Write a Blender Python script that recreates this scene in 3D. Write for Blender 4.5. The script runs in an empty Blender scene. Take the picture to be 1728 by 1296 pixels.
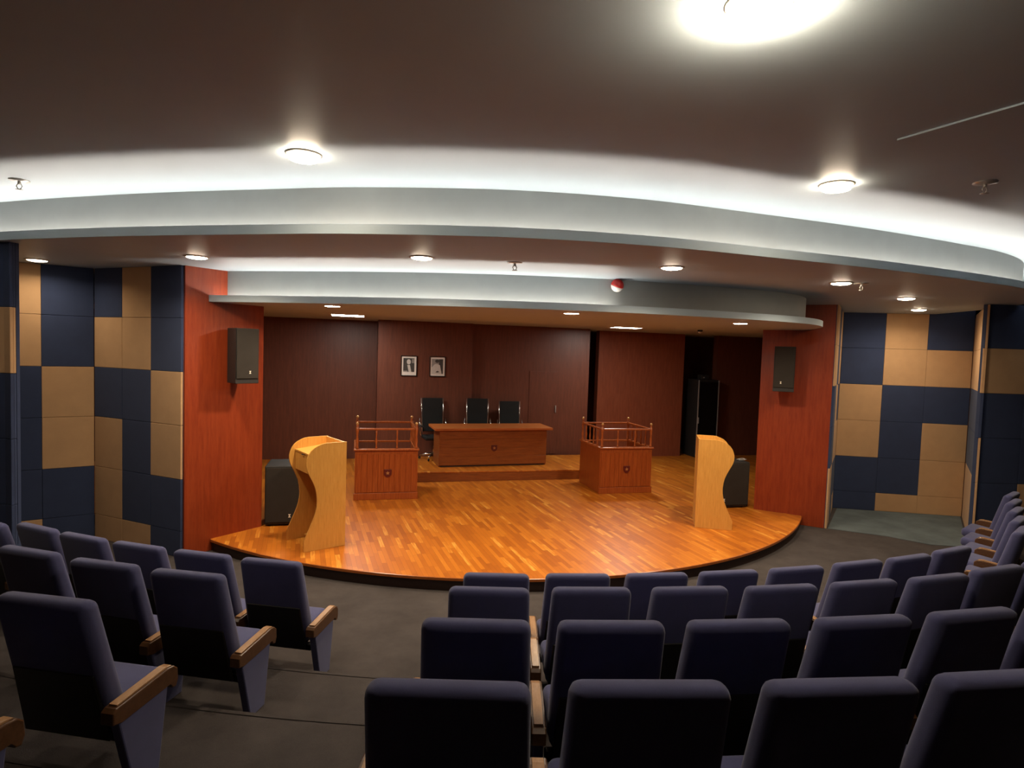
import bpy, bmesh, math, random
from mathutils import Vector, Matrix
random.seed(7)
PI = math.pi
sc = bpy.context.scene
COL = sc.collection

# ------------------------------------------------------------------ materials
def srgb(r, g, b):
    f = lambda v: (v / 255 / 12.92) if v / 255 <= .04045 else ((v / 255 + .055) / 1.055) ** 2.4
    return (f(r), f(g), f(b), 1.0)

class NT:
    def __init__(s, name):
        s.m = bpy.data.materials.new(name); s.m.use_nodes = True
        s.t = s.m.node_tree; s.t.nodes.clear()
        s.out = s.n('ShaderNodeOutputMaterial')
    def n(s, typ, **kw):
        nd = s.t.nodes.new(typ)
        for k, v in kw.items(): setattr(nd, k, v)
        return nd
    def l(s, a, b): s.t.links.new(a, b)
    def math(s, op, a, b=None):
        nd = s.n('ShaderNodeMath', operation=op)
        for i, v in enumerate((a, b)):
            if v is None: continue
            if isinstance(v, (int, float)): nd.inputs[i].default_value = v
            else: s.l(v, nd.inputs[i])
        return nd.outputs[0]
    def mapping(s, scale=(1, 1, 1), rot=(0, 0, 0), coord='Object'):
        tc = s.n('ShaderNodeTexCoord'); mp = s.n('ShaderNodeMapping')
        mp.inputs['Scale'].default_value = scale; mp.inputs['Rotation'].default_value = rot
        s.l(tc.outputs[coord], mp.inputs['Vector']); return mp.outputs[0]
    def noise(s, vec, scale=5, detail=4, rough=.55):
        nd = s.n('ShaderNodeTexNoise'); nd.inputs['Scale'].default_value = scale
        nd.inputs['Detail'].default_value = detail; nd.inputs['Roughness'].default_value = rough
        s.l(vec, nd.inputs['Vector']); return nd.outputs[0]
    def ramp(s, fac, stops):
        nd = s.n('ShaderNodeValToRGB'); cr = nd.color_ramp
        while len(cr.elements) < len(stops): cr.elements.new(.5)
        for e, (p, c) in zip(cr.elements, stops): e.position = p; e.color = c
        s.l(fac, nd.inputs[0]); return nd.outputs[0]
    def bsdf(s, color, rough=.5, spec=.5, metal=0, bump=None, bstr=.2, bdist=.01, sheen=0, coat=0):
        b = s.n('ShaderNodeBsdfPrincipled')
        if isinstance(color, tuple): b.inputs['Base Color'].default_value = color
        else: s.l(color, b.inputs['Base Color'])
        if isinstance(rough, (int, float)): b.inputs['Roughness'].default_value = rough
        else: s.l(rough, b.inputs['Roughness'])
        b.inputs['Specular IOR Level'].default_value = spec
        b.inputs['Metallic'].default_value = metal
        b.inputs['Sheen Weight'].default_value = sheen
        b.inputs['Coat Weight'].default_value = coat
        if bump is not None:
            bp = s.n('ShaderNodeBump'); bp.inputs['Strength'].default_value = bstr; bp.inputs['Distance'].default_value = bdist
            s.l(bump, bp.inputs['Height']); s.l(bp.outputs[0], b.inputs['Normal'])
        s.l(b.outputs[0], s.out.inputs[0]); return s.m

def mat_wood(name, c1, c2, rough=.4, scale=(14, 14, 1.2), spec=.4, coat=0):
    t = NT(name); v = t.mapping(scale)
    f = t.noise(v, 3, 6, .6); f2 = t.noise(v, 14, 3, .5)
    g = t.math('ADD', t.math('MULTIPLY', f, .7), t.math('MULTIPLY', f2, .3))
    col = t.ramp(g, [(.36, c1), (.66, c2)])
    return t.bsdf(col, rough, spec, bump=f2, bstr=.04, bdist=.002, coat=coat)

def mat_plain(name, c, rough=.5, spec=.5, metal=0, var=.06, nscale=30, bstr=.05):
    t = NT(name); v = t.mapping()
    f = t.noise(v, nscale, 3)
    lo = tuple(x * (1 - var) for x in c[:3]) + (1,); hi = tuple(min(1, x * (1 + var)) for x in c[:3]) + (1,)
    return t.bsdf(t.ramp(f, [(.3, lo), (.7, hi)]), rough, spec, metal, bump=f, bstr=bstr, bdist=.002)

def mat_fabric(name, c, var=.25, scale=420, rough=.9, sheen=.15):
    t = NT(name); v = t.mapping()
    f = t.noise(v, scale, 2); g = t.noise(v, 6, 3)
    k = t.math('ADD', t.math('MULTIPLY', f, .5), t.math('MULTIPLY', g, .5))
    lo = tuple(x * (1 - var) for x in c[:3]) + (1,); hi = tuple(min(1, x * (1 + var)) for x in c[:3]) + (1,)
    return t.bsdf(t.ramp(k, [(.3, lo), (.7, hi)]), rough, .25, bump=f, bstr=.25, bdist=.002, sheen=sheen)

def mat_carpet(name, c):
    t = NT(name); v = t.mapping()
    a = t.noise(v, 260, 2); b = t.noise(v, 2.2, 5, .65)
    k = t.math('ADD', t.math('MULTIPLY', a, .35), t.math('MULTIPLY', b, .65))
    lo = tuple(x * .72 for x in c[:3]) + (1,); hi = tuple(x * 1.3 for x in c[:3]) + (1,)
    return t.bsdf(t.ramp(k, [(.33, lo), (.68, hi)]), .95, .1, bump=a, bstr=.5, bdist=.004)

def mat_parquet(name, ang, w=.055, L=.44):
    t = NT(name); v = t.mapping((1, 1, 1), (0, 0, ang))
    sp = t.n('ShaderNodeSeparateXYZ'); t.l(v, sp.inputs[0])
    xs = t.math('DIVIDE', sp.outputs[0], w); row = t.math('FLOOR', xs)
    wn = t.n('ShaderNodeTexWhiteNoise', noise_dimensions='1D'); t.l(row, wn.inputs['W'])
    ys = t.math('ADD', t.math('DIVIDE', sp.outputs[1], L), t.math('MULTIPLY', wn.outputs[0], 7.3))
    colm = t.math('FLOOR', ys)
    cb = t.n('ShaderNodeCombineXYZ'); t.l(row, cb.inputs[0]); t.l(colm, cb.inputs[1])
    w2 = t.n('ShaderNodeTexWhiteNoise', noise_dimensions='2D'); t.l(cb.outputs[0], w2.inputs['Vector'])
    mp = t.n('ShaderNodeMapping'); mp.inputs['Scale'].default_value = (22, 2.2, 1); t.l(v, mp.inputs[0])
    ad = t.n('ShaderNodeVectorMath', operation='ADD'); t.l(mp.outputs[0], ad.inputs[0])
    sc_ = t.n('ShaderNodeVectorMath', operation='SCALE'); t.l(cb.outputs[0], sc_.inputs[0]); sc_.inputs['Scale'].default_value = 3.7
    t.l(sc_.outputs[0], ad.inputs[1])
    gr = t.noise(ad.outputs[0], 2, 5, .6)
    k = t.math('ADD', t.math('MULTIPLY', w2.outputs[0], .62), t.math('MULTIPLY', gr, .38))
    col = t.ramp(k, [(.10, srgb(158, 84, 24)), (.45, srgb(184, 104, 28)), (.76, srgb(198, 118, 34)), (.93, srgb(244, 184, 84))])
    fx = t.math('FRACT', xs); fy = t.math('FRACT', ys)
    gx = t.math('MINIMUM', fx, t.math('SUBTRACT', 1.0, fx)); gy = t.math('MINIMUM', fy, t.math('SUBTRACT', 1.0, fy))
    gap = t.math('MINIMUM', t.math('MULTIPLY', gx, w), t.math('MULTIPLY', gy, L))
    gm = t.math('LESS_THAN', gap, .0011)
    mx = t.n('ShaderNodeMix', data_type='RGBA'); t.l(t.math('MULTIPLY', gm, .6), mx.inputs[0]); t.l(col, mx.inputs[6])
    mx.inputs[7].default_value = srgb(70, 32, 12)
    rg = t.math('ADD', .3, t.math('MULTIPLY', gr, .14))
    return t.bsdf(mx.outputs[2], rg, .45, bump=gm, bstr=-.15, bdist=.001)

def mat_emit(name, c, s, oneside=False):
    t = NT(name); e = t.n('ShaderNodeEmission')
    e.inputs[0].default_value = c; e.inputs[1].default_value = s
    if oneside:      # an LED tape gives off light on its diode side only
        g = t.n('ShaderNodeNewGeometry'); t.l(t.math('MULTIPLY', t.math('SUBTRACT', 1.0, g.outputs['Backfacing']), float(s)), e.inputs[1])
    t.l(e.outputs[0], t.out.inputs[0]); return t.m

M = dict(
    ceil=mat_plain('ceiling paint', (.44, .52, .575, 1), .5, .35, var=.02, nscale=3, bstr=.02),
    cove=mat_plain('cove paint', (.34, .355, .35, 1), .55, .3, var=.03, nscale=5, bstr=.02),
    tan=mat_fabric('tan acoustic felt', srgb(190, 152, 112), .08, 300, .95, .05),
    navy=mat_fabric('navy acoustic felt', srgb(52, 62, 90), .10, 300, .95, .05),
    maho=mat_wood('mahogany laminate', srgb(128, 46, 20), srgb(150, 62, 28), .38, (9, 9, .8)),
    backwood=mat_wood('dark stage laminate', srgb(96, 54, 40), srgb(114, 65, 48), .42, (9, 9, .8)),
    redwood=mat_wood('reddish stage laminate', srgb(124, 62, 40), srgb(144, 78, 52), .42, (9, 9, .8)),
    dockwood=mat_wood('dock cherry wood', srgb(132, 58, 20), srgb(166, 84, 34), .35, (16, 16, 1)),
    railwood=mat_wood('polished rail wood', srgb(150, 74, 34), srgb(184, 104, 56), .25, (16, 16, 3)),
    deskwood=mat_wood('desk walnut', srgb(126, 66, 28), srgb(156, 88, 40), .35, (1.2, 14, 14)),
    desktop=mat_wood('desk top walnut', srgb(170, 92, 42), srgb(196, 116, 58), .4, (1.2, 14, 14)),
    oak=mat_wood('light oak laminate', srgb(198, 140, 62), srgb(220, 164, 82), .4, (30, 30, 1.5)),
    parquet=mat_parquet('stage parquet', math.radians(-5)),
    nosing=mat_wood('stage nosing', srgb(150, 78, 28), srgb(176, 98, 38), .3, (3, 3, 3)),
    riser=mat_plain('dark riser', srgb(50, 30, 22), .6),
    carpet=mat_carpet('grey brown carpet', srgb(70, 64, 62)),
    carpet2=mat_carpet('grey green carpet', srgb(92, 100, 102)),
    seat=mat_fabric('navy seat fabric', srgb(74, 75, 112), .15, 500, .85, .2),
    shell=mat_plain('black seat shell', srgb(22, 20, 22), .5),
    armwood=mat_wood('armrest wood', srgb(78, 50, 30), srgb(100, 68, 42), .3, (4, 14, 14)),
    armpad=mat_wood('armrest inlay', srgb(160, 120, 84), srgb(182, 140, 100), .25, (14, 3, 14)),
    black=mat_plain('black cabinet', srgb(34, 30, 28), .6),
    grille=mat_fabric('speaker grille', srgb(48, 43, 38), .2, 600, .8, 0),
    chrome=mat_plain('chrome', (.78, .77, .75, 1), .2, .5, 1, .02),
    steel=mat_plain('pale metal', srgb(190, 186, 180), .35, .5, .6),
    mesh=mat_fabric('black chair mesh', srgb(34, 34, 34), .2, 600, .8, 0),
    white=mat_plain('white plastic', srgb(225, 222, 215), .4),
    logo=mat_plain('pale logo', srgb(230, 222, 205), .4),
    red=mat_plain('alarm red', srgb(190, 40, 36), .35),
    frame=mat_plain('picture frame black', srgb(26, 18, 14), .35),
    paper=mat_plain('photo paper white', srgb(232, 222, 212), .5, var=.02),
    g1=mat_plain('print dark grey', srgb(70, 66, 62), .5), g2=mat_plain('print mid grey', srgb(150, 142, 134), .5),
    g3=mat_plain('print light grey', srgb(205, 196, 186), .5),
    emb=mat_plain('emblem maroon', srgb(88, 22, 18), .4), emb2=mat_plain('emblem gold', srgb(170, 116, 70), .35),
    glass=mat_plain('dark glass', srgb(14, 14, 14), .08, .6),
    brass=mat_plain('brass finial', srgb(214, 168, 112), .22, .5, .4),
    plaster=mat_plain('brown wall paint', srgb(120, 96, 78), .8),
    trimring=mat_plain('lamp trim', srgb(215, 205, 190), .4),
)
WARM = (1.0, .83, .61, 1); COOL = (1.08, .98, .86, 1)
M['lampU'] = mat_emit('added halo glow band', WARM, 80)  # glowing rim added to the lamps, throws bloom-like halos onto the ceiling
M['lampUb'] = mat_emit('downlight glass bottom', WARM, 12)
M['lampD'] = mat_emit('added glare glow band', WARM, 260)  # deeper glowing rim added to the nearest lamp, imitates lens glare around it
M['lampL'] = mat_emit('stage downlight diffuser', WARM, 100)
M['lampP'] = mat_emit('panel diffuser', (1, .97, .88, 1), 58)
M['led'] = mat_emit('led strip', COOL, 140, True)

# ------------------------------------------------------------------ mesh helpers
class MB:
    def __init__(s): s.bm = bmesh.new(); s.mats = []
    def mi(s, m):
        if m not in s.mats: s.mats.append(m)
        return s.mats.index(m)
    def _fin(s, faces, m, smooth=False):
        i = s.mi(m)
        for f in faces:
            if f.is_valid: f.material_index = i; f.smooth = smooth
    def box(s, lo, hi, m, bevel=0, seg=2, T=None, smooth=False, taper=None):
        x0, y0, z0 = lo; x1, y1, z1 = hi
        co = [(x0, y0, z0), (x1, y0, z0), (x1, y1, z0), (x0, y1, z0), (x0, y0, z1), (x1, y0, z1), (x1, y1, z1), (x0, y1, z1)]
        if taper: co = [taper(Vector(c)) for c in co]
        return s.hexa(co, m, bevel, seg, T, smooth)
    def hexa(s, co, m, bevel=0, seg=2, T=None, smooth=False):
        n0 = set(s.bm.faces)
        vs = [s.bm.verts.new((T @ Vector(c)) if T else c) for c in co]
        fs = [s.bm.faces.new([vs[i] for i in q]) for q in ((3, 2, 1, 0), (4, 5, 6, 7), (0, 1, 5, 4), (1, 2, 6, 5), (2, 3, 7, 6), (3, 0, 4, 7))]
        if bevel > 0:
            es = list({e for f in fs for e in f.edges})
            bmesh.ops.bevel(s.bm, geom=es, offset=bevel, segments=seg, profile=.5, affect='EDGES')
            fs = [f for f in s.bm.faces if f not in n0]
        s._fin(fs, m, smooth); return fs
    def prism(s, poly, z0, z1, m, axis='z', T=None, bevel=0, smooth=False):
        """extrude a 2-D polygon: axis z -> (x,y); axis x -> (y,z) ; axis y -> (x,z)"""
        n0 = set(s.bm.faces)
        def mk(p, h):
            v = {'z': (p[0], p[1], h), 'x': (h, p[0], p[1]), 'y': (p[0], h, p[1])}[axis]
            return s.bm.verts.new((T @ Vector(v)) if T else v)
        a = [mk(p, z0) for p in poly]; b = [mk(p, z1) for p in poly]
        fs = [s.bm.faces.new(a[::-1]), s.bm.faces.new(b)]
        n = len(poly)
        for i in range(n): fs.append(s.bm.faces.new([a[i], a[(i + 1) % n], b[(i + 1) % n], b[i]]))
        if bevel > 0:
            es = [e for e in {e for f in fs[:2] for e in f.edges}]
            bmesh.ops.bevel(s.bm, geom=es, offset=bevel, segments=2, profile=.5, affect='EDGES')
            fs = [f for f in s.bm.faces if f not in n0]
        s._fin(fs, m, smooth); return fs
    def lathe(s, prof, m, n=20, T=None, smooth=True, cap=True):
        rings = []
        for r, z in prof:
            rings.append([s.bm.verts.new((T @ Vector((r * math.cos(2 * PI * k / n), r * math.sin(2 * PI * k / n), z))) if T else
                          (r * math.cos(2 * PI * k / n), r * math.sin(2 * PI * k / n), z)) for k in range(n)])
        fs = []
        for a, b in zip(rings, rings[1:]):
            for k in range(n): fs.append(s.bm.faces.new([a[k], a[(k + 1) % n], b[(k + 1) % n], b[k]]))
        s._fin(fs, m, smooth)
        if cap: s._fin([s.bm.faces.new(rings[0][::-1]), s.bm.faces.new(rings[-1])], m, False)
    def tube(s, pts, r, m, n=8, T=None):
        pts = [Vector(p) for p in pts]; rings = []
        for i, p in enumerate(pts):
            d = (pts[min(i + 1, len(pts) - 1)] - pts[max(i - 1, 0)]).normalized()
            up = Vector((0, 0, 1)) if abs(d.z) < .9 else Vector((0, 1, 0))
            a = d.cross(up).normalized(); b = a.cross(d)
            rr = r[i] if isinstance(r, (list, tuple)) else r
            rings.append([s.bm.verts.new((T @ (p + rr * (math.cos(2 * PI * k / n) * a + math.sin(2 * PI * k / n) * b))) if T else
                          p + rr * (math.cos(2 * PI * k / n) * a + math.sin(2 * PI * k / n) * b)) for k in range(n)])
        fs = []
        for a, b in zip(rings, rings[1:]):
            for k in range(n): fs.append(s.bm.faces.new([a[k], b[k], b[(k + 1) % n], a[(k + 1) % n]]))
        s._fin(fs, m, True)
        s._fin([s.bm.faces.new(rings[0]), s.bm.faces.new(rings[-1][::-1])], m)
    def quad(s, co, m):
        f = s.bm.faces.new([s.bm.verts.new(c) for c in co]); s._fin([f], m); return f
    def ribbon(s, A, B, m, smooth=False):
        va = [s.bm.verts.new(p) for p in A]; vb = [s.bm.verts.new(p) for p in B]
        s._fin([s.bm.faces.new([va[i], va[i + 1], vb[i + 1], vb[i]]) for i in range(len(A) - 1)], m, smooth)
    def build(s, name, parent=None, recalc=True):
        if recalc: bmesh.ops.recalc_face_normals(s.bm, faces=s.bm.faces[:])
        me = bpy.data.meshes.new(name); s.bm.to_mesh(me); s.bm.free()
        for m in s.mats: me.materials.append(M[m] if isinstance(m, str) else m)
        o = bpy.data.objects.new(name, me); COL.objects.link(o)
        if parent: o.parent = parent
        return o

def tag(o, label=None, cat=None, group=None, kind=None):
    if label: o['label'] = label
    if cat: o['category'] = cat
    if group: o['group'] = group
    if kind: o['kind'] = kind
    return o
def empty(name, loc, rz, label, cat, group=None):
    o = bpy.data.objects.new(name, None); COL.objects.link(o)
    o.empty_display_size = .1; o.location = loc; o.rotation_euler = (0, 0, rz)
    return tag(o, label, cat, group)
def struct(mb, name, label, cat='wall', parent=None, recalc=True):
    return tag(mb.build(name, parent, recalc), label, cat, None, 'structure')
def kids(o): return list(o.children)
def copy_tree(o, parent=None):
    c = o.copy(); COL.objects.link(c)
    if parent: c.parent = parent
    for ch in kids(o): copy_tree(ch, c)
    return c
def Tloc(x, y, z, rz=0): return Matrix.Translation((x, y, z)) @ Matrix.Rotation(rz, 4, 'Z')

def spline(P, n=12):
    P = [Vector(p) for p in P]; Q = [2 * P[0] - P[1]] + P + [2 * P[-1] - P[-2]]; out = []
    for i in range(1, len(Q) - 2):
        a, b, c, d = Q[i - 1:i + 3]
        for k in range(n):
            t = k / n
            out.append(.5 * ((2 * b) + (c - a) * t + (2 * a - 5 * b + 4 * c - d) * t * t + (3 * b - a - 3 * c + d) * t ** 3))
    out.append(P[-1]); return out
def offset(P, w):
    out = []
    for i, p in enumerate(P):
        d = (P[min(i + 1, len(P) - 1)] - P[max(i - 1, 0)]).normalized()
        out.append(p + w * Vector((-d.y, d.x)))
    return out
def V3(P, z): return [(p.x, p.y, z) for p in P]

# ------------------------------------------------------------------ camera
f_px, yaw, pitch, roll = 1030.0, .246, .0515, .0326
CAM = Vector((-2.56, 0, 2.6))
fw = Vector((math.sin(yaw) * math.cos(pitch), math.cos(yaw) * math.cos(pitch), -math.sin(pitch)))
rt = Vector((math.cos(yaw), -math.sin(yaw), 0)); up = rt.cross(fw)
r2 = math.cos(roll) * rt + math.sin(roll) * up; u2 = math.cos(roll) * up - math.sin(roll) * rt
cd = bpy.data.cameras.new('camera'); co = bpy.data.objects.new('camera', cd); COL.objects.link(co)
co.matrix_world = Matrix(((r2.x, u2.x, -fw.x, CAM.x), (r2.y, u2.y, -fw.y, CAM.y), (r2.z, u2.z, -fw.z, CAM.z), (0, 0, 0, 1)))
cd.sensor_width = 36; cd.lens = f_px / 1728 * 36; cd.clip_start = .05
sc.camera = co

# ------------------------------------------------------------------ floor
HC, HL, HS = 3.92, 3.5, 3.1          # upper ceiling, dropped ceiling, stage soffit
CC = Vector((.66, 13.9))             # common centre of the seat rows
mb = MB(); mb.quad([(-10, -4, 0), (10, -4, 0), (10, 15.2, 0), (-10, 15.2, 0)], 'carpet')
struct(mb, 'floor', 'grey brown carpet floor in front of the stage', 'floor')
radii = [9.97, 10.86, 11.72, 12.65, 13.55, 14.5]
for i, r in enumerate(radii):
    mb = MB(); z = .22 * (i + 1); P = []
    for k in range(97):
        a = -PI / 2 + math.radians(-62 + 124 * k / 96)
        P.append(Vector((CC.x + r * math.cos(a), CC.y + r * math.sin(a))))
    Q = [Vector((CC.x + (p - CC).x * 20 / r, CC.y + (p - CC).y * 20 / r)) for p in P]
    mb.ribbon(V3(P, z), V3(Q, z), 'carpet'); mb.ribbon(V3(P, 0), V3(P, z), 'carpet')
    N = [CC + (p - CC) * (r + .03) / r for p in P]
    mb.ribbon(V3(P, z + .004), V3(N, z + .004), 'carpet')
    struct(mb, 'floor_tier', ['lowest', 'second', 'third', 'fourth', 'fifth', 'sixth'][i] + ' carpeted seating step counted from the stage', 'floor')
mb = MB()
mb.prism([(4.62, 7.95), (5.26, 7.44), (5.56, 7.0), (6.02, 6.82), (7.63, 8.27), (5.78, 9.05)], .001, .008, 'carpet2')
struct(mb, 'floor_alcove', 'grey green carpet in the right alcove beside the stage', 'floor')

# stage
def stage_poly(inset=0):
    cy, r = 11.92, 5.72 - inset
    a0 = math.asin(4.32 / 5.72); P = []
    for k in range(65):
        a = -a0 + 2 * a0 * k / 64
        P.append((r * math.sin(a), cy - r * math.cos(a)))
    return P + [(4.45, 8.6), (4.7, 9.5), (8.3, 9.9), (8.3, 15), (-8.3, 15), (-8.3, 9.9), (-4.7, 9.5), (-4.45, 8.6)]
mb = MB(); mb.prism(stage_poly(.03), .001, .12, 'riser'); 
mb.prism(stage_poly(.004), .118, .146, 'nosing'); 
P = [Vector(p) for p in stage_poly(.012)]
f = mb.bm.faces.new([mb.bm.verts.new((p.x, p.y, .15)) for p in P]); mb._fin([f], 'parquet')
mb.ribbon(V3(P + [P[0]], .15), V3([Vector(p) for p in stage_poly(.004)] + [Vector(stage_poly(.004)[0])], .146), 'nosing')
struct(mb, 'floor_stage', 'curved stage with orange brown strip parquet', 'stage')
# dais
pl = empty('platform', (0, 12.16, .15), 0, 'low wooden platform under the judges desk', 'platform')
mb = MB(); mb.box((-2.4, -.9, 0), (2.4, .76, .165), 'deskwood'); mb.build('riser', pl)
mb = MB(); mb.box((-2.42, -.915, .166), (2.42, .76, .19), 'parquet', .004); mb.build('deck', pl)

# ------------------------------------------------------------------ walls with acoustic tiles
ROWZ = [3.5, 2.88, 2.24, 1.6, .95, .32, 0.0]
def tile_wall(name, label, A, B, cols, pats, top=HC, side=1, t0=.004, t1=.004):
    """A->B seen from the room left to right when side=1; pats: one string per column, rows from the top"""
    A = Vector(A); B = Vector(B); L = (B - A).length; d = (B - A) / L
    n = Vector((d.y, -d.x)) * side
    ang = math.atan2(d.y, d.x); T = Tloc(A.x, A.y, 0, ang) @ Matrix.Translation((0, .034, 0))
    sgn = -1 if side == 1 else 1
    mb = MB(); mb.box((t0, 0 if sgn < 0 else -.04, 0), (L - t1, .04 if sgn < 0 else 0, top), 'navy', T=T)
    x = 0
    ws = cols if isinstance(cols, list) else [L / cols] * cols
    for w, p in zip(ws, pats):
        zz = ([top] if top > 3.55 else []) + ROWZ
        pp = (p[0] + p) if top > 3.55 else p
        for k, c in enumerate(pp):
            z1, z0 = zz[k], zz[k + 1]
            m = 'tan' if c == 'T' else 'navy'
            y0, y1 = (-.03, 0) if sgn < 0 else (0, .03)
            mb.box((x + .0015, y0, z0 + .0015), (x + w - .0015, y1, z1 - .0015), m, .004, 1, T=T)
        x += w
    return struct(mb, name, label, 'wall')
# left alcove, mirrored right alcove (A->B left to right as seen)
tile_wall('wall_left', 'tan and navy acoustic panel wall beside the left wooden column', (-5.88, 8.95), (-4.61, 7.968), [.54, .53, .535], ['BTBTTT', 'TTBBBT', 'BBTTBB'])
tile_wall('wall_left', 'narrow tan and navy panel wall set back at the far left', (-7.66, 8.22), (-5.88, 8.95), [.65, .735, .54], ['BTBTBB', 'TTBBBT', 'BBTTBB'])
tile_wall('wall_left', 'navy and tan panel block at the left edge', (-8.72, 7.61), (-5.80, 6.90), [.6, .6, .6, .6, .6], ['TBTBBT', 'BBTTBB', 'TTBBTT', 'TTBBBT', 'BTBBBB'], top=HL)
tile_wall('wall_left', 'side of the panel block at the left edge', (-5.80, 6.90), (-7.66, 8.27), [.577] * 4, ['BTBBBT'] * 4, side=1, t0=.3, top=HL)
tile_wall('wall_right', 'tan and navy panels seen edge on beside the right column', (4.6, 7.95), (5.74, 9.11), [.54, .54, .546], ['TTBBTT', 'BBTTBB', 'TTBTBT'])
tile_wall('wall_right', 'tan and navy acoustic panel wall at the back of the right alcove', (5.74, 9.11), (7.66, 8.27), [.7, .68, .716], ['BBTTBB', 'TTBBBT', 'BTBTTT'])
tile_wall('wall_right', 'tan edged return of the right alcove', (7.66, 8.27), (6.03, 6.79), [.55] * 4, ['TTBBTT', 'TTBBTT', 'TTBBTT', 'TTBTTT'], t1=.3, top=HL)
tile_wall('wall_right', 'navy and tan panel block at the right edge', (6.03, 6.79), (9, 6.06), [.62] * 4 + [.578], ['BTBBBB', 'TTBBTT', 'BBTTBB', 'TBTBBT', 'BTBTTB'], top=HL)
# rest of the shell
def slab(name, label, lo, hi, m, cat='wall'):
    mb = MB(); mb.box(lo, hi, m); return struct(mb, name, label, cat)
slab('wall_left', 'plain hall wall behind the left seats', (-8.7, -4, 0), (-8.6, 7.4, HC), 'plaster')
slab('wall_right', 'plain hall wall behind the right seats', (9.0, -4, 0), (9.1, 6.1, HC), 'plaster')
slab('wall_rear', 'hall wall behind the camera', (-8.7, -4.1, 0), (9.1, -4, HC), 'plaster')
slab('wall_back', 'dark wooden stage wall at left of the stage', (-8.3, 13.8, .15), (-2.19, 13.95, 3.3), 'backwood')
slab('wall_back', 'dark wooden stage wall carrying the two portraits', (-2.19, 12.95, .15), (-.2, 13.95, 3.3), 'backwood')
slab('wall_back', 'dark wooden stage wall right of the portraits', (-.2, 13.08, .15), (2.52, 13.95, 3.3), 'backwood')
slab('wall_back', 'reddish wooden stage wall behind the right dock', (3.0, 13.7, .15), (5.27, 13.9, 3.3), 'redwood')
slab('wall_back', 'dark wooden stage wall behind the right lectern', (6.2, 13.7, .15), (8.3, 13.9, 3.3), 'backwood')
slab('wall_back', 'dark end wall seen through the stage openings', (-8.3, 15.0, 0), (8.3, 15.1, 3.5), 'backwood')
slab('wall_left', 'wing wall at the left of the stage', (-8.4, 9.0, 0), (-8.3, 15.1, 3.5), 'backwood')
slab('wall_right', 'wing wall at the right of the stage', (8.3, 8.6, 0), (8.4, 15.1, 3.5), 'backwood')
# columns
for sx, nm in ((-1, 'left'), (1, 'right')):
    mb = MB()
    poly = [(sx * x, y) for x, y in [(3.8, 8.68), (4.57, 7.98), (4.78, 8.2), (4.6, 9.2), (4.25, 9.2)]]
    mb.prism(poly, 0, HL + .02, 'maho', bevel=.004)
    struct(mb, 'wall_column_' + nm, 'reddish brown wooden column at the %s of the stage' % nm, 'column')
# flush door in stage wall
mb = MB(); mb.box((1.12, 13.068, .345), (1.79, 13.078, 2.2), 'backwood', .003)
dr = struct(mb, 'door_1', 'flush dark wooden door in the stage back wall', 'door')
mb = MB(); mb.box((1.735, 13.04, 1.28), (1.755, 13.069, 1.44), 'steel', .004); mb.build('door_handle', dr)

# ------------------------------------------------------------------ ceilings and coves
mb = MB(); mb.quad([(-10, -4.1, HC), (10, -4.1, HC), (10, 15.2, HC), (-10, 15.2, HC)], 'ceil')
ce = struct(mb, 'ceiling', 'upper painted ceiling over the seats', 'ceiling', recalc=False)
mb = MB()   # shallow raised joint at the upper right
mb.prism([(.46, 2.99), (.62, 2.3), (2.6, 2.3), (2.6, 3.2)], HC - .012, HC - .001, 'ceil')
mb.build('access_panel', ce)
for o_ in (0, .06):
    mb = MB(); mb.tube([(.5, 2.985 - o_, HC - .004), (2.6, 2.86 - o_ * .6, HC - .004)], .006, 'white', 6); mb.build('joint_bead', ce)
lip = spline([(-8.6, 8.9), (-7.2, 7.75), (-5.86, 6.81), (-4.61, 6.05), (-3.41, 5.43), (-2.61, 5.06), (-1.43, 4.70), (-.28, 4.58), (.87, 4.66), (2.29, 4.81), (3.7, 5.06), (4.63, 5.29), (5.5, 5.7), (6.25, 6.35), (6.8, 7.4)])
fas = offset(lip, .21)
tr = offset(lip, .02); led_a = offset(lip, .16); led_b = offset(lip, .17)
def cove(lip, tr, fas, zb, zl, zt, back, name, label, mat='ceil'):
    mb = MB()
    bk = [Vector((max(min(p.x * 1.3, 9), -9), back)) for p in lip]
    mb.ribbon(V3(lip, zb), V3(bk, zb), mat)
    mb.ribbon(V3(lip, zb), V3(lip, zl), mat, True); mb.ribbon(V3(lip, zl), V3(tr, zl), mat); mb.ribbon(V3(tr, zl), V3(tr, zb + .004), mat, True)
    mb.ribbon(V3(tr, zb + .004), V3(fas, zb + .004), 'cove')
    mb.ribbon(V3(fas, zb), V3(fas, zt), 'cove', True)
    return struct(mb, name, label, 'ceiling', recalc=False)
c2 = cove(lip, tr, fas, HL, 3.578, HC, 15.1, 'ceiling_dropped', 'dropped ceiling with a curved glowing cove edge')
mb = MB(); mb.ribbon(V3(led_a, HL + .008), V3(led_b, HL + .018), 'led')
tag(mb.build('light_strip', c2, recalc=False), 'white light strip hidden in the cove')
lip2 = spline([(-4.75, 8.5), (-4.4, 8.2), (-3.6, 7.78), (-2.62, 7.31), (-1.8, 6.98), (-.9, 6.72), (0, 6.57), (.73, 6.53), (1.6, 6.56), (2.5, 6.66), (3.2, 6.88), (3.7, 7.25), (4.02, 7.7), (4.2, 8.2), (4.25, 8.6)])
fas2 = offset(lip2, .23); tr2 = offset(lip2, .02)
c3 = cove(lip2, tr2, fas2, HS, 3.18, HL, 9.9, 'ceiling_soffit', 'curved soffit in front of the stage opening')
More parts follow.
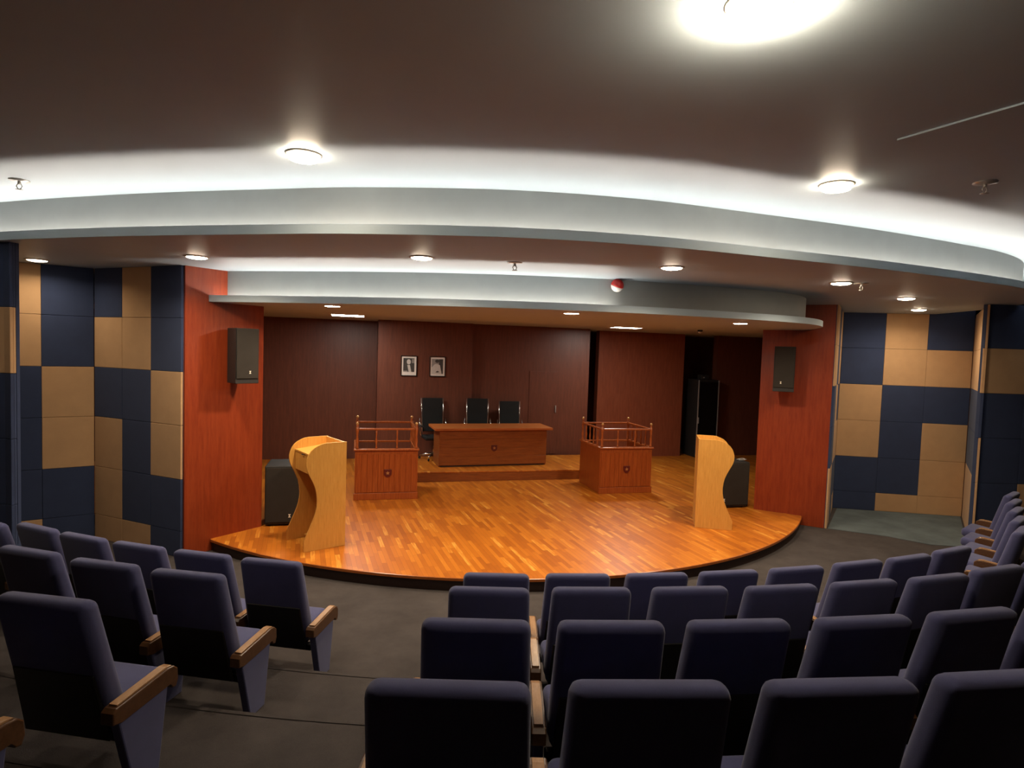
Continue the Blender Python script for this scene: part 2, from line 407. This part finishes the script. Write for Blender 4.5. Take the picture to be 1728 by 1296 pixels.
la_ = offset(lip2, .185); la = [p for p in la_ if -4.38 < p.x < .34]; lb = offset(lip2, .195)[la_.index(la[0]):][:len(la)]
mb = MB(); mb.ribbon(V3(la, HS + .008), V3(lb, HS + .018), 'led')
tag(mb.build('light_strip', c3, recalc=False), 'white light strip in the soffit cove, dark towards the right')
mb = MB(); mb.quad([(-8.3, 9.88, 3.19), (8.3, 9.88, 3.19), (8.3, 15, 3.19), (-8.3, 15, 3.19)], 'ceil')
mb.quad([(-8.3, 9.89, HS), (8.3, 9.89, HS), (8.3, 9.89, 3.19), (-8.3, 9.89, 3.19)], 'ceil')
struct(mb, 'ceiling_stage', 'stage ceiling behind the soffit', 'ceiling')

# ------------------------------------------------------------------ lamps
def downlight(x, y, z, label, m, r=.10, dome=.03, grp='round ceiling downlights', bottom=None, watt=0, spread=125):
    t = empty('ceiling_light', (x, y, z), 0, label, 'ceiling light', grp)
    mb = MB(); mb.lathe([(r + .022, 0), (r + .022, -.006), (r + .004, -.012), (r, -.010), (r, 0)], 'trimring', 28, cap=False); mb.build('trim_ring', t)
    mb = MB(); prof = [(r * math.cos(a), -.009 - dome * math.sin(a)) for a in [PI / 2 * k / 6 for k in range(6)]] + [(.004, -.009 - dome)]
    if bottom: prof = [(r, -.009), (r, -.013), (r - .004, -.009 - dome + .004), (r - .012, -.009 - dome), (r * .5, -.011 - dome), (.004, -.012 - dome)]
    mb.lathe(prof[::-1], m, 28)
    if bottom:
        for f in mb.bm.faces:
            if f.normal.z < -.9 or f.calc_center_median().z < -.009 - dome * .93: f.material_index = mb.mi(bottom)
    mb.build('diffuser', t)
    if watt:
        ld = bpy.data.lights.new('beam', 'AREA'); ld.shape = 'DISK'; ld.size = r * 1.7; ld.energy = watt; ld.spread = math.radians(spread)
        ld.color = WARM[:3]
        lo = bpy.data.objects.new('beam', ld); COL.objects.link(lo); lo.parent = t; lo.location = (0, 0, -.018 - dome)
    return t
for x, y, lab in [(-1.15, 2.05, 'glaring round downlight cut off by the top edge of the photo'),
                  (-2.96, 4.52, 'bright round downlight on the upper ceiling, left of centre above the cove'),
                  (.84, 3.88, 'bright round downlight on the upper ceiling, right of centre above the cove'),
                  (-5.8, 4.95, 'round downlight on the upper ceiling just past the left edge of the photo')]:
    downlight(x, y, HC, lab, 'lampD' if 'glaring' in lab else 'lampU', .10, .065 if 'glaring' in lab else .035, bottom='lampUb', watt=10, spread=168)
for x, y, lab in [(-6.22, 8.3, 'round downlight on the dropped ceiling above the far left panels'),
                  (-4.24, 7.1, 'round downlight on the dropped ceiling before the left column'),
                  (-1.99, 6.05, 'round downlight on the dropped ceiling, second from the left column'),
                  (.44, 5.57, 'round downlight on the dropped ceiling above the red alarm'),
                  (2.65, 5.79, 'round downlight on the dropped ceiling before the right column'),
                  (4.53, 6.71, 'front one of the two downlights over the right alcove'),
                  (6.1, 7.95, 'rear one of the two downlights over the right alcove')]:
    downlight(x, y, HL, lab, 'lampUb' if 'far left' in lab else 'lampL', .10, .018, watt=8 if 'far left' in lab else 15 if 'alcove' in lab else 28, spread=158 if 'alcove' in lab or 'far left' in lab else 146)
for x, y, lab in [(-2.89, 7.78, 'small round downlight on the soffit near the left column'),
                  (-.1, 6.98, 'small round downlight on the soffit at the middle of the stage'),
                  (2.43, 7.3, 'small round downlight on the soffit near the right column')]:
    downlight(x, y, HS, lab, 'lampL', .09, .008, watt=30, spread=160)
mb = MB(); mb.lathe([(.12, 0), (.12, -.008), (.09, -.014), (.004, -.014)], 'trimring', 24, T=Matrix.Translation((6.45, 6.98, HL)))
tag(mb.build('ceiling_light'), 'unlit pale round fitting on the dropped ceiling at the right edge', 'ceiling light')
for x, y, lab in [(-2.78, 11.7, 'square white light panel over the left dock'), (2.72, 11.5, 'square white light panel over the right dock')]:
    t = empty('light_panel', (x, y, 3.19), 0, lab, 'light panel', 'square stage light panels')
    mb = MB()
    for lo, hi in (((-.31, -.31), (.31, -.285)), ((-.31, .285), (.31, .31)), ((-.31, -.285), (-.285, .285)), ((.285, -.285), (.31, .285))):
        mb.box((lo[0], lo[1], -.014), (hi[0], hi[1], 0), 'white', .002)
    mb.build('panel_frame', t)
    mb = MB(); mb.box((-.285, -.285, -.010), (.285, .285, -.002), 'lampP'); mb.build('diffuser', t)
# sprinklers, camera, alarm
def sprinkler(x, y, z, lab):
    t = empty('sprinkler', (x, y, z), 0, lab, 'sprinkler', 'ceiling sprinklers')
    mb = MB(); mb.lathe([(.075, 0), (.075, -.006), (.03, -.012), (.012, -.012)], 'steel', 20); mb.build('escutcheon', t)
    mb = MB(); mb.lathe([(.012, -.012), (.012, -.035), (.006, -.037)], 'steel', 12)
    for s in (-1, 1): mb.tube([(s * .01, 0, -.03), (s * .022, 0, -.05), (s * .008, 0, -.075)], .004, 'steel', 6)
    mb.lathe([(.006, -.075), (.028, -.077), (.028, -.080), (.004, -.081)], 'steel', 14); mb.build('head', t)
sprinkler(-5.38, 6.11, HC, 'pendent sprinkler on the bright ceiling at the far left')
sprinkler(1.74, 3.48, HC, 'pendent sprinkler on the upper ceiling at the right')
sprinkler(2.87, 5.73, HL, 'small sprinkler beside the downlight before the right column')
sprinkler(-1.07, 5.98, HL, 'small sprinkler on the dropped ceiling at the middle of the stage')
t = empty('security_camera', (3.21, 9.6, HS), 0, 'tiny dome security camera on the soffit above the right lectern', 'security camera')
mb = MB(); mb.lathe([(.045, 0), (.045, -.02), (.03, -.03)], 'black', 18); mb.build('mount', t)
mb = MB(); mb.lathe([(.03, -.03), (.028, -.045), (.018, -.056), (.004, -.06)], 'white', 18); mb.build('dome', t)
t = ala = empty('fire_alarm', (.36, 6.71, 3.425), 0, 'small round red and white fire alarm on the soffit fascia', 'fire alarm')
mb = MB(); mb.lathe([(.025, .045), (.045, .045), (.045, .10), (.03, .105)], 'red', 20, T=Matrix.Translation((0, .04, 0)) @ Matrix.Rotation(-PI / 2, 4, 'X') @ Matrix.Translation((0, 0, -.06))); mb.build('base', t)
mb = MB(); mb.lathe([(.064 * math.cos(a), .064 * math.sin(a)) for a in [PI / 2 * k / 7 - .12 for k in range(7)]] + [(.003, .064)], 'red', 22, T=Matrix.Rotation(.35, 4, 'X') @ Matrix.Rotation(.2, 4, 'Y')); mb.build('sounder', t)
mb = MB(); mb.lathe([(.003, -.062)] + [(.0625 * math.cos(a), .0625 * math.sin(a)) for a in [-PI / 2 + (PI / 2) * k / 7 for k in range(1, 7)]] + [(.063, -.008)], 'white', 22, T=Matrix.Rotation(.35, 4, 'X') @ Matrix.Rotation(.2, 4, 'Y')); mb.build('lens', t)

ala.scale = (1.2, 1.2, 1.2)

# ------------------------------------------------------------------ lecterns
def lectern(name, loc, rz, label, mirror=1):
    """local: x from the closed front (0) towards the speaker (.51); y across (0..W); z up"""
    H, W, th = 1.29, (.60 if mirror < 0 else .54), .022
    t = empty(name, loc, rz, label, 'lectern', 'light oak lecterns')
    prof = [(0, 0), (0, 1), (.25, 1.0), (.31, .993), (.355, .98), (.40, .962), (.44, .937), (.47, .903), (.49, .864), (.499, .83), (.497, .79), (.485, .75), (.46, .71),
            (.435, .672), (.41, .632), (.383, .58), (.366, .528), (.36, .46), (.363, .41), (.375, .36), (.392, .315), (.415, .27), (.44, .225), (.467, .18), (.505, .118), (.515, .10), (.515, 0)]
    pts = [(u, z * H) for u, z in prof]
    T = Matrix.Identity(4)
    for y0 in (0, W - th):
        mb = MB(); mb.prism(pts, mirror * y0, mirror * (y0 + th), 'oak', axis='y', bevel=.002); mb.build('side_panel', t)
    ya, yb = sorted((mirror * th, mirror * (W - th)))
    mb = MB(); mb.box((.004, ya, .0), (.026, yb, H - .005), 'oak'); mb.build('front_panel', t)
    mb = MB(); mb.hexa([(.026, ya, H - .12), (.43, ya, H - .16), (.43, yb, H - .16), (.026, yb, H - .12), (.026, ya, H - .10), (.43, ya, H - .14), (.43, yb, H - .14), (.026, yb, H - .10)], 'oak'); mb.build('reading_top', t)
    mb = MB(); mb.box((.40, ya, H * .70), (.42, yb, H - .16), 'oak'); dw = mb.build('drawer_front', t)
    mb = MB(); ym = (ya + yb) / 2; mb.tube([(.42, ym - .03, H * .87), (.437, ym - .025, H * .868), (.437, ym + .025, H * .868), (.42, ym + .03, H * .87)], .005, 'black', 6); mb.build('handle', dw)
    mb = MB(); mb.box((.026, ya, H * .70), (.40, yb, H * .70 + .018), 'oak'); mb.build('shelf', t)
    mb = MB(); mb.box((.03, ya, .03), (.30, yb, .05), 'oak'); mb.build('base_shelf', t)
    return t
a = math.atan2(7.5 - 7.71, -3.14 + 2.69)
lectern('lectern', (-2.69, 7.71, .151), a, 'light oak lectern with its open shelved side showing, on the left of the stage', -1)
a = math.radians(-27)
lectern('lectern', (2.21, 7.83, .151), a, 'light oak lectern seen from its flat wavy side, on the right of the stage', 1)

# ------------------------------------------------------------------ loudspeakers
def mark(t, x, z, y, s=1.0):
    mb = MB()
    mb.prism([(x - .012 * s, z + .016 * s), (x + .012 * s, z + .016 * s), (x + .004 * s, z + .001), (x - .004 * s, z + .001)], y - .002, y, 'logo', axis='y')
    mb.prism([(x - .004 * s, z - .001), (x + .004 * s, z - .001), (x + .012 * s, z - .016 * s), (x - .012 * s, z - .016 * s)], y - .002, y, 'logo', axis='y')
    mb.build('logo', t)
def wall_speaker(x, y, z0, z1, rz, label, logo_x):
    t = empty('loudspeaker', (x, y, z0), rz, label, 'loudspeaker', 'wall loudspeakers')   # front at local -y
    h = z1 - z0
    mb = MB(); mb.prism([(-.15, 0), (.15, 0), (.11, .27), (-.11, .27)], 0, h, 'black', bevel=.006); mb.build('cabinet', t)
    mb = MB(); mb.box((-.143, -.014, .06), (.143, -.001, h - .008), 'grille', .008); mb.build('grille', t)
    mb = MB(); mb.box((-.05, .271, h * .4), (.05, .345, h * .6), 'black'); mb.build('bracket', t)
    mark(t, logo_x, .14, -.0145, 1.1)
wall_speaker(-3.90, 8.10, 2.11, 2.79, math.radians(39), 'black loudspeaker hung on the left wooden column', .03)
wall_speaker(3.80, 8.12, 2.13, 2.83, math.radians(-39), 'black loudspeaker hung on the right wooden column', -.04)
def sub(x, y, rz, h, label, lx):
    t = empty('subwoofer', (x, y, .151), rz, label, 'subwoofer', 'floor subwoofers')
    mb = MB(); mb.box((-.26, 0, .02), (.26, .55, h), 'black', .012); mb.build('cabinet', t)
    mb = MB(); mb.box((-.25, -.014, .05), (.25, -.001, h - .02), 'grille', .008); mb.build('grille', t)
    for px in (-.2, .2):
        for py in (.06, .48):
            mb = MB(); mb.lathe([(.02, 0), (.022, .021)], 'shell', 10, T=Matrix.Translation((px, py, 0))); mb.build('foot', t)
    mark(t, lx, .14, -.0145, 1.4)
sub(-3.5, 8.66, 0, .82, 'black floor subwoofer behind the left lectern', .06)
sub(3.50, 8.78, 0, .76, 'black floor subwoofer behind the right lectern', -.20)
mb = MB(); mb.tube([(3.62, 8.95, .93), (3.70, 8.90, .955), (3.745, 8.86, .945), (3.70, 8.88, .932), (3.64, 8.92, .925)], .008, 'steel', 6)
tag(mb.build('cable'), 'short pale cable coil lying on the right subwoofer', 'cable')

# ------------------------------------------------------------------ witness docks
def emblem(t, x, y, z, s, name='emblem'):
    mb = MB()
    mb.prism([(x - s, z + s), (x + s, z + s), (x + s, z - .35 * s), (x + .5 * s, z - .9 * s), (x, z - 1.1 * s), (x - .5 * s, z - .9 * s), (x - s, z - .35 * s)], y - .012, y, 'emb', axis='y', bevel=.003)
    e = mb.build(name, t)
    mb = MB(); P = []
    for k in range(10):
        r = (.55 if k % 2 == 0 else .25) * s; aa = PI / 2 + k * PI / 5
        P.append((x + r * math.cos(aa), z + .05 * s + r * math.sin(aa)))
    mb.prism(P, y - .016, y - .0121, 'emb2', axis='y'); mb.build('star', e)
def dock(xc, label):
    t = empty('witness_dock', (xc, 10.0, .151), 0, label, 'witness dock', 'wooden witness docks')
    w, d, hp, hr = .5, 1.0, .80, 1.15
    mb = MB(); mb.box((-w, .005, .0), (w, .04, hp), 'dockwood')
    for k in range(11): mb.box((-w + .02 + k * .0873, -.004, .115), (-w + .02 + k * .0873 + .0855, .006, hp - .06), 'dockwood', .003, 1)
    mb.build('front_panel', t)
    for s in (-1, 1):
        mb = MB(); x0, x1 = sorted((s * w, s * (w - .035))); mb.box((x0, .041, 0), (x1, d, hp), 'dockwood', .003); mb.build('side_panel', t)
    mb = MB(); mb.box((-w - .012, -.018, 0), (w + .012, .0, .11), 'dockwood', .005); mb.build('plinth', t)
    # top ledge
    mb = MB(); mb.box((-w - .02, -.03, hp), (w + .02, .06, hp + .028), 'railwood', .006)
    for s in (-1, 1):
        x0, x1 = sorted((s * (w + .02), s * (w - .055))); mb.box((x0, .06, hp), (x1, d + .02, hp + .028), 'railwood', .006)
    mb.box((-w, d - .045, hp - .01), (w, d - .005, hp + .02), 'railwood', .006)
    mb.build('ledge', t)
    posts = [(-w + .03, .015), (w - .03, .015), (-w + .03, d - .02), (w - .03, d - .02)]
    for i, (px, py) in enumerate(posts):
        z0 = hp + .029 if i < 2 else hp + .021
        mb = MB(); mb.lathe([(.026, z0), (.026, z0 + .03), (.017, z0 + .05), (.024, z0 + .12), (.015, z0 + .2), (.022, z0 + .26), (.026, hr - .03), (.026, hr + .02), (.014, hr + .03), (.02, hr + .045), (.012, hr + .06)], 'railwood', 12, T=Matrix.Translation((px, py, 0)))
        p = mb.build('post', t)
        mb = MB(); mb.lathe([(.008, hr + .061), (.02, hr + .068), (.025, hr + .085), (.02, hr + .102), (.004, hr + .112)], 'brass', 12, T=Matrix.Translation((px, py, 0))); mb.build('finial', p)
    mb = MB(); mb.box((-w + .056, -.006, hr - .02), (w - .056, .036, hr + .012), 'railwood', .009)
    mb.build('rail', t)
    mb = MB(); mb.box((-w + .056, d - .04, hr - .02), (w - .056, d, hr + .012), 'railwood', .009); mb.build('rail', t)
    for s in (-1, 1):
        mb = MB(); x = s * (w - .03); mb.box((x - .02, .042, hr - .02), (x + .02, d - .047, hr + .012), 'railwood', .009); mb.build('rail', t)
    bal = [(-.17, .015), (.16, .015)] + [(s * (w - .03), y) for s in (-1, 1) for y in (.22, .41, .6, .79)]
    z0 = hp + .029
    for px, py in bal:
        mb = MB(); mb.lathe([(.016, z0), (.016, z0 + .03), (.009, z0 + .045), (.017, z0 + .10), (.018, z0 + .13), (.009, z0 + .19), (.014, z0 + .24), (.014, hr - .021)], 'railwood', 10, T=Matrix.Translation((px, py, 0)))
        mb.build('baluster', t)
    emblem(t, .02 if xc < 0 else .01, -.005, .43, .062)
dock(-2.1, 'wooden witness dock with a balustrade, left of the desk')
dock(2.1, 'wooden witness dock with a balustrade, right of the desk')

# ------------------------------------------------------------------ desk
dk = empty('judges_desk', (.06, 11.72, .341), math.radians(3), 'wide walnut desk with a closed front on the platform', 'desk')
mb = MB(); mb.box((-1.1, 0, .03), (1.1, .025, .715), 'deskwood')
for k in range(4): mb.box((-1.098, -.006, .034 + k * .171), (1.098, .002, .034 + k * .171 + .168), 'deskwood', .003, 1)
mb.build('front_panel', dk)
for s in (-1, 1):
    mb = MB(); x0, x1 = sorted((s * 1.1, s * 1.06)); mb.box((x0, .026, 0), (x1, .62, .715), 'deskwood', .003); mb.build('side_panel', dk)
mb = MB(); mb.box((-1.07, .02, 0), (1.07, .05, .03), 'riser'); mb.build('plinth', dk)
mb = MB(); mb.box((-1.2, -.08, .716), (1.2, .70, .765), 'desktop', .008); mb.build('desk_top', dk)
emblem(dk, .0, -.007, .36, .06)

# ------------------------------------------------------------------ office chairs
def office_chair(loc, rz, label, first=[None]):
    if first[0]:
        o = copy_tree(first[0]); o.location = loc; o.rotation_euler = (0, 0, rz); o['label'] = label; return o
    t = empty('office_chair', loc, rz, label, 'office chair', 'office chairs behind the desk'); first[0] = t    # faces local -y
    mb = MB()
    for k in range(5):
        a = PI * 2 * k / 5 + .35
        c_, s_ = math.cos(a), math.sin(a)
        mb.tube([(0, 0, .12), (c_ * .15, s_ * .15, .105), (c_ * .30, s_ * .30, .075)], [.026, .022, .016], 'chrome', 8)
    mb.build('base', t)
    for k in range(5):
        a = PI * 2 * k / 5 + .35
        mb = MB(); mb.lathe([(.024, -.012), (.027, 0), (.024, .012)], 'black', 12, T=Matrix.Translation((math.cos(a) * .30, math.sin(a) * .30, .027)) @ Matrix.Rotation(a, 4, 'Z') @ Matrix.Rotation(PI / 2, 4, 'X'))
        mb.lathe([(.008, .04), (.008, .068)], 'black', 8, T=Matrix.Translation((math.cos(a) * .29, math.sin(a) * .29, 0))); mb.build('caster', t)
    mb = MB(); mb.lathe([(.03, .10), (.03, .28), (.02, .285), (.02, .42)], 'chrome', 12); mb.build('column', t)
    mb = MB(); mb.box((-.24, -.25, .42), (.24, .22, .49), 'mesh', .025, 3, smooth=True); mb.build('seat', t)
    mb = MB(); mb.hexa([(-.21, .20, .55), (.21, .20, .55), (.21, .23, .55), (-.21, .23, .55), (-.215, .27, 1.25), (.215, .27, 1.25), (.215, .30, 1.25), (-.215, .30, 1.25)], 'mesh', .012, 2); mb.build('backrest', t)
    mb = MB()
    for s in (-1, 1): mb.tube([(s * .2, .16, .46), (s * .225, .215, .55), (s * .23, .255, .95), (s * .232, .29, 1.25)], .012, 'chrome', 8)
    mb.build('back_frame', t)
    for s in (-1, 1):
        mb = MB(); mb.tube([(s * .23, .12, .46), (s * .275, .10, .50), (s * .28, .17, .70), (s * .275, .23, .83)], .012, 'chrome', 8)
        ar = mb.build('armrest', t)
        mb = MB(); mb.box((s * .275 - .025, -.08, .675), (s * .275 + .025, .19, .70), 'black', .01); mb.build('arm_pad', ar)
    return t
office_chair((-1.02, 12.58, .341), math.radians(6), 'black mesh office chair at the left end of the desk')
office_chair((-.10, 12.58, .341), math.radians(-4), 'black mesh office chair behind the middle of the desk')
o = office_chair((.64, 12.58, .341), math.radians(3), 'lower black mesh office chair at the right of the desk'); o.scale = (1, 1, .96)

# ------------------------------------------------------------------ portraits
def portrait(xc, label, kind):
    t = empty('portrait', (xc, 12.949, 2.25), 0, label, 'picture', 'framed portraits')
    mb = MB()
    for lo, hi in (((-.17, -.215), (.17, -.197)), ((-.17, .197), (.17, .215)), ((-.17, -.197), (-.152, .197)), ((.152, -.197), (.17, .197))):
        mb.box((lo[0], -.022, lo[1]), (hi[0], 0, hi[1]), 'frame', .003)
    mb.build('picture_frame', t)
    mb = MB(); mb.box((-.152, -.012, -.197), (.152, -.002, .197), 'paper')
    bx = (lambda x0, z0, x1, z1, m, l: mb.box((x0, -.012 - .0012 * l, z0), (x1, -.0119, z1), m))
    def ell(cx, cz, rx, rz, m, l): mb.prism([(cx + rx * math.cos(2 * PI * k / 18), cz + rz * math.sin(2 * PI * k / 18)) for k in range(18)], -.012 - .0012 * l, -.0119, m, axis='y')
    if kind == 0:
        bx(-.118, -.125, .112, .162, 'g1', 1); ell(-.005, .085, .042, .055, 'g3', 2)
        mb.prism([(-.10, -.125), (-.09, -.01), (-.03, .03), (.03, .03), (.10, -.0), (.112, -.125)], -.0144, -.0119, 'g1', axis='y')
        mb.prism([(-.035, .02), (.02, .02), (.05, -.125), (-.005, -.125)], -.0156, -.0119, 'g3', axis='y'); bx(.06, .06, .112, .15, 'g2', 2)
        bx(-.118, -.125, -.03, -.10, 'g2', 3)
    else:
        bx(-.125, -.155, .115, .16, 'g2', 1); bx(.03, -.15, .115, .155, 'g1', 1.4); ell(-.01, .095, .042, .05, 'g2', 2); ell(-.01, .115, .045, .035, 'g1', 2.4)
        mb.prism([(-.125, -.155), (-.125, -.02), (-.06, .05), (.0, .055), (.05, .03), (.09, -.155)], -.0152, -.0119, 'g3', axis='y')
        mb.prism([(-.05, -.12), (0, -.09), (.04, -.11), (0, -.125)], -.0164, -.0119, 'g1', axis='y')
    mb.build('print', t)
portrait(-1.55, 'left framed portrait print of a person in a dark coat', 0)
portrait(-.95, 'right framed portrait print of a person in pale clothing', 1)

# ------------------------------------------------------------------ equipment rack
t = empty('equipment_rack', (5.83, 13.42, .151), 0, 'tall dark equipment rack behind the right lectern', 'equipment rack')
mb = MB(); mb.box((-.29, .02, 0), (.29, .60, 1.93), 'black', .006); mb.build('cabinet', t)
mb = MB(); mb.box((-.25, -.0, .08), (.25, .019, 1.88), 'glass', .003); d = mb.build('door', t)
mb = MB(); mb.box((-.27, -.02, .85), (-.25, .018, 1.0), 'steel', .004); mb.build('handle', d)
mb = MB()
for s in (-1, 1): mb.box((s * .275 - .012, .0, .03), (s * .275 + .012, .0195, 1.92), 'steel', .002)
mb.build('frame_edge', t)
mb = MB(); mb.box((5.66, 13.5, 2.085), (5.86, 13.7, 2.2), 'black', .01); mb.box((5.70, 13.492, 2.12), (5.74, 13.5, 2.15), 'steel')
tag(mb.build('control_box'), 'small dark box on top of the equipment rack', 'box')

# ------------------------------------------------------------------ auditorium seats
def arm(t, sx, ax=.296):
    x = sx * ax
    mb = MB()
    mb.prism([(.0, .40), (.0, .455), (.02, .47), (.35, .488), (.395, .482), (.42, .46), (.425, .40), (.41, .365), (.385, .37), (.37, .405), (.05, .385)], x - .034, x + .034, 'armwood', axis='x', bevel=.006)
    a = mb.build('armrest', t)
    mb = MB(); mb.prism([(.035, .4715), (.355, .4890), (.385, .4842), (.385, .4895), (.35, .4965), (.035, .4795)], x - .022, x + .022, 'armpad', axis='x', bevel=.002); mb.build('arm_pad', a)
    mb = MB(); mb.prism([(.04, .39), (.36, .40), (.30, .0), (.14, .0)], x - .026, x + .026, 'seat', axis='x', bevel=.008); mb.build('side_panel', t)
def make_seat(name, left=False, ax=.296):
    t = bpy.data.objects.new(name, None); COL.objects.link(t); t.empty_display_size = .1
    # backrest: shaped pad, leaning back
    mb = MB()
    w0, w1 = .258, .242
    mb.hexa([(-w0, .10, .34), (w0, .10, .34), (w0, .22, .34), (-w0, .22, .34), (-w1, -.055, .97), (w1, -.055, .97), (w1, .05, .97), (-w1, .05, .97)], 'seat', .042, 5, smooth=True)
    mb.build('backrest', t)
    mb = MB(); mb.hexa([(-.235, .108, .24), (.235, .108, .24), (.235, .13, .24), (-.235, .13, .24), (-.22, .03, .60), (.22, .03, .60), (.22, .08, .60), (-.22, .08, .60)], 'shell', .006, 1); mb.build('back_shell', t)
    # tipped-up cushion
    A = math.radians(TIP); T = Matrix.Translation((0, .10, .345)) @ Matrix.Rotation(A, 4, 'X')
    mb = MB(); mb.box((-.245, 0.0, -.055), (.245, .38, .06), 'seat', .045, 4, T=T, smooth=True); mb.build('cushion', t)
    mb = MB(); mb.box((-.225, .05, -.075), (.225, .33, -.045), 'shell', .008, 1, T=T); mb.build('cushion_pan', t)
    mb = MB(); mb.box((-.26, .14, .22), (.26, .19, .27), 'shell', .006, 1); mb.build('cross_beam', t)
    arm(t, 1, ax)
    if left: arm(t, -1)
    return t
TIP = 5
proto = make_seat('auditorium_seat'); proto_end = make_seat('auditorium_seat', True); proto_aisle = make_seat('auditorium_seat', False, .320)
used = {}
ORD = ['first', 'second', 'third', 'fourth', 'fifth', 'sixth', 'seventh', 'eighth', 'ninth']
def seat(x, y, z, label, group, end=False, tilt=0):
    src = {0: proto, 1: proto_end, 2: proto_aisle}[int(end)]
    o = src if id(src) not in used else copy_tree(src); used[id(src)] = 1
    d = (CC - Vector((x, y))); rz = math.atan2(d.y, d.x) - PI / 2
    o.location = (x, y, z); o.rotation_euler = (0, 0, rz)
    tag(o, label, 'auditorium seat', group); return o
ROWN = {4: 'front row', 3: 'second row', 2: 'third row', 1: 'nearest row'}
CEN = {4: [(-1.55, 4.3), (-.95, 4.2), (-.345, 4.12), (.245, 4.08), (.85, 4.07), (1.475, 4.11), (2.05, 4.16), (2.66, 4.28)],
       3: [(-1.78, 3.5), (-1.165, 3.4), (-.55, 3.31), (.05, 3.24), (.66, 3.22), (1.27, 3.22), (1.87, 3.29), (2.46, 3.38)],
       2: [(-2.035, 2.6), (-1.44, 2.48), (-.85, 2.39), (-.23, 2.32), (.39, 2.29), (1.0, 2.29)],
       1: [(-2.29, 1.72), (-1.70, 1.61), (-1.11, 1.51), (-.53, 1.45)]}
for r in (4, 3, 2, 1):
    for i, (x, y) in enumerate(CEN[r]):
        seat(x, y, .22 * (4 - r) + .001, 'navy fabric seat in the %s, %s to the right of the aisle' % (ROWN[r], ORD[i]), 'seats right of the aisle', i == 0)
LEF = {4: [(-3.18, 4.85), (-3.72, 5.11), (-4.25, 5.39), (-4.76, 5.70), (-5.24, 6.04), (-5.72, 6.28)],
       3: [(-3.56, 4.05), (-4.11, 4.32), (-4.67, 4.65)],
       2: [(-3.94, 3.18)], 1: [(-4.28, 2.42)]}
for r in (4, 3, 2, 1):
    for i, (x, y) in enumerate(LEF[r]):
        lab = 'navy fabric seat in the %s, %s to the left of the aisle' % (ROWN[r], ORD[i])
        if r == 1: lab = 'navy seat at the lower left corner, only its armrest end in view'
        seat(x, y, .22 * (4 - r) + .001, lab, 'seats left of the aisle', 2 if i == 0 else 0)
for k in range(5):
    dx, dy = .787, .617
    px, py = 4.1 + k * .56 * dx, 5.2 + k * .56 * dy          # front tip of the right armrest
    fx, fy = -.47 + .01 * k, .88
    o = seat(px - .42 * fx - .295 * fy, py - .42 * fy + .295 * fx, .001, 'navy seat seen side-on by the right alcove, %s of five from the camera' % ORD[k], 'side-on seats at the right', k == 0)
    o.rotation_euler = (0, 0, math.atan2(-fx, fy)); o.scale = (.94, 1, 1)

# ------------------------------------------------------------------ world and view
w = bpy.data.worlds.new('world'); sc.world = w; w.use_nodes = True
w.node_tree.nodes['Background'].inputs[0].default_value = (0, 0, 0, 1)
sc.view_settings.view_transform = 'Standard'; sc.view_settings.look = 'None'
sc.view_settings.gamma = 1; sc.view_settings.use_curve_mapping = False
sc.view_settings.exposure = 0
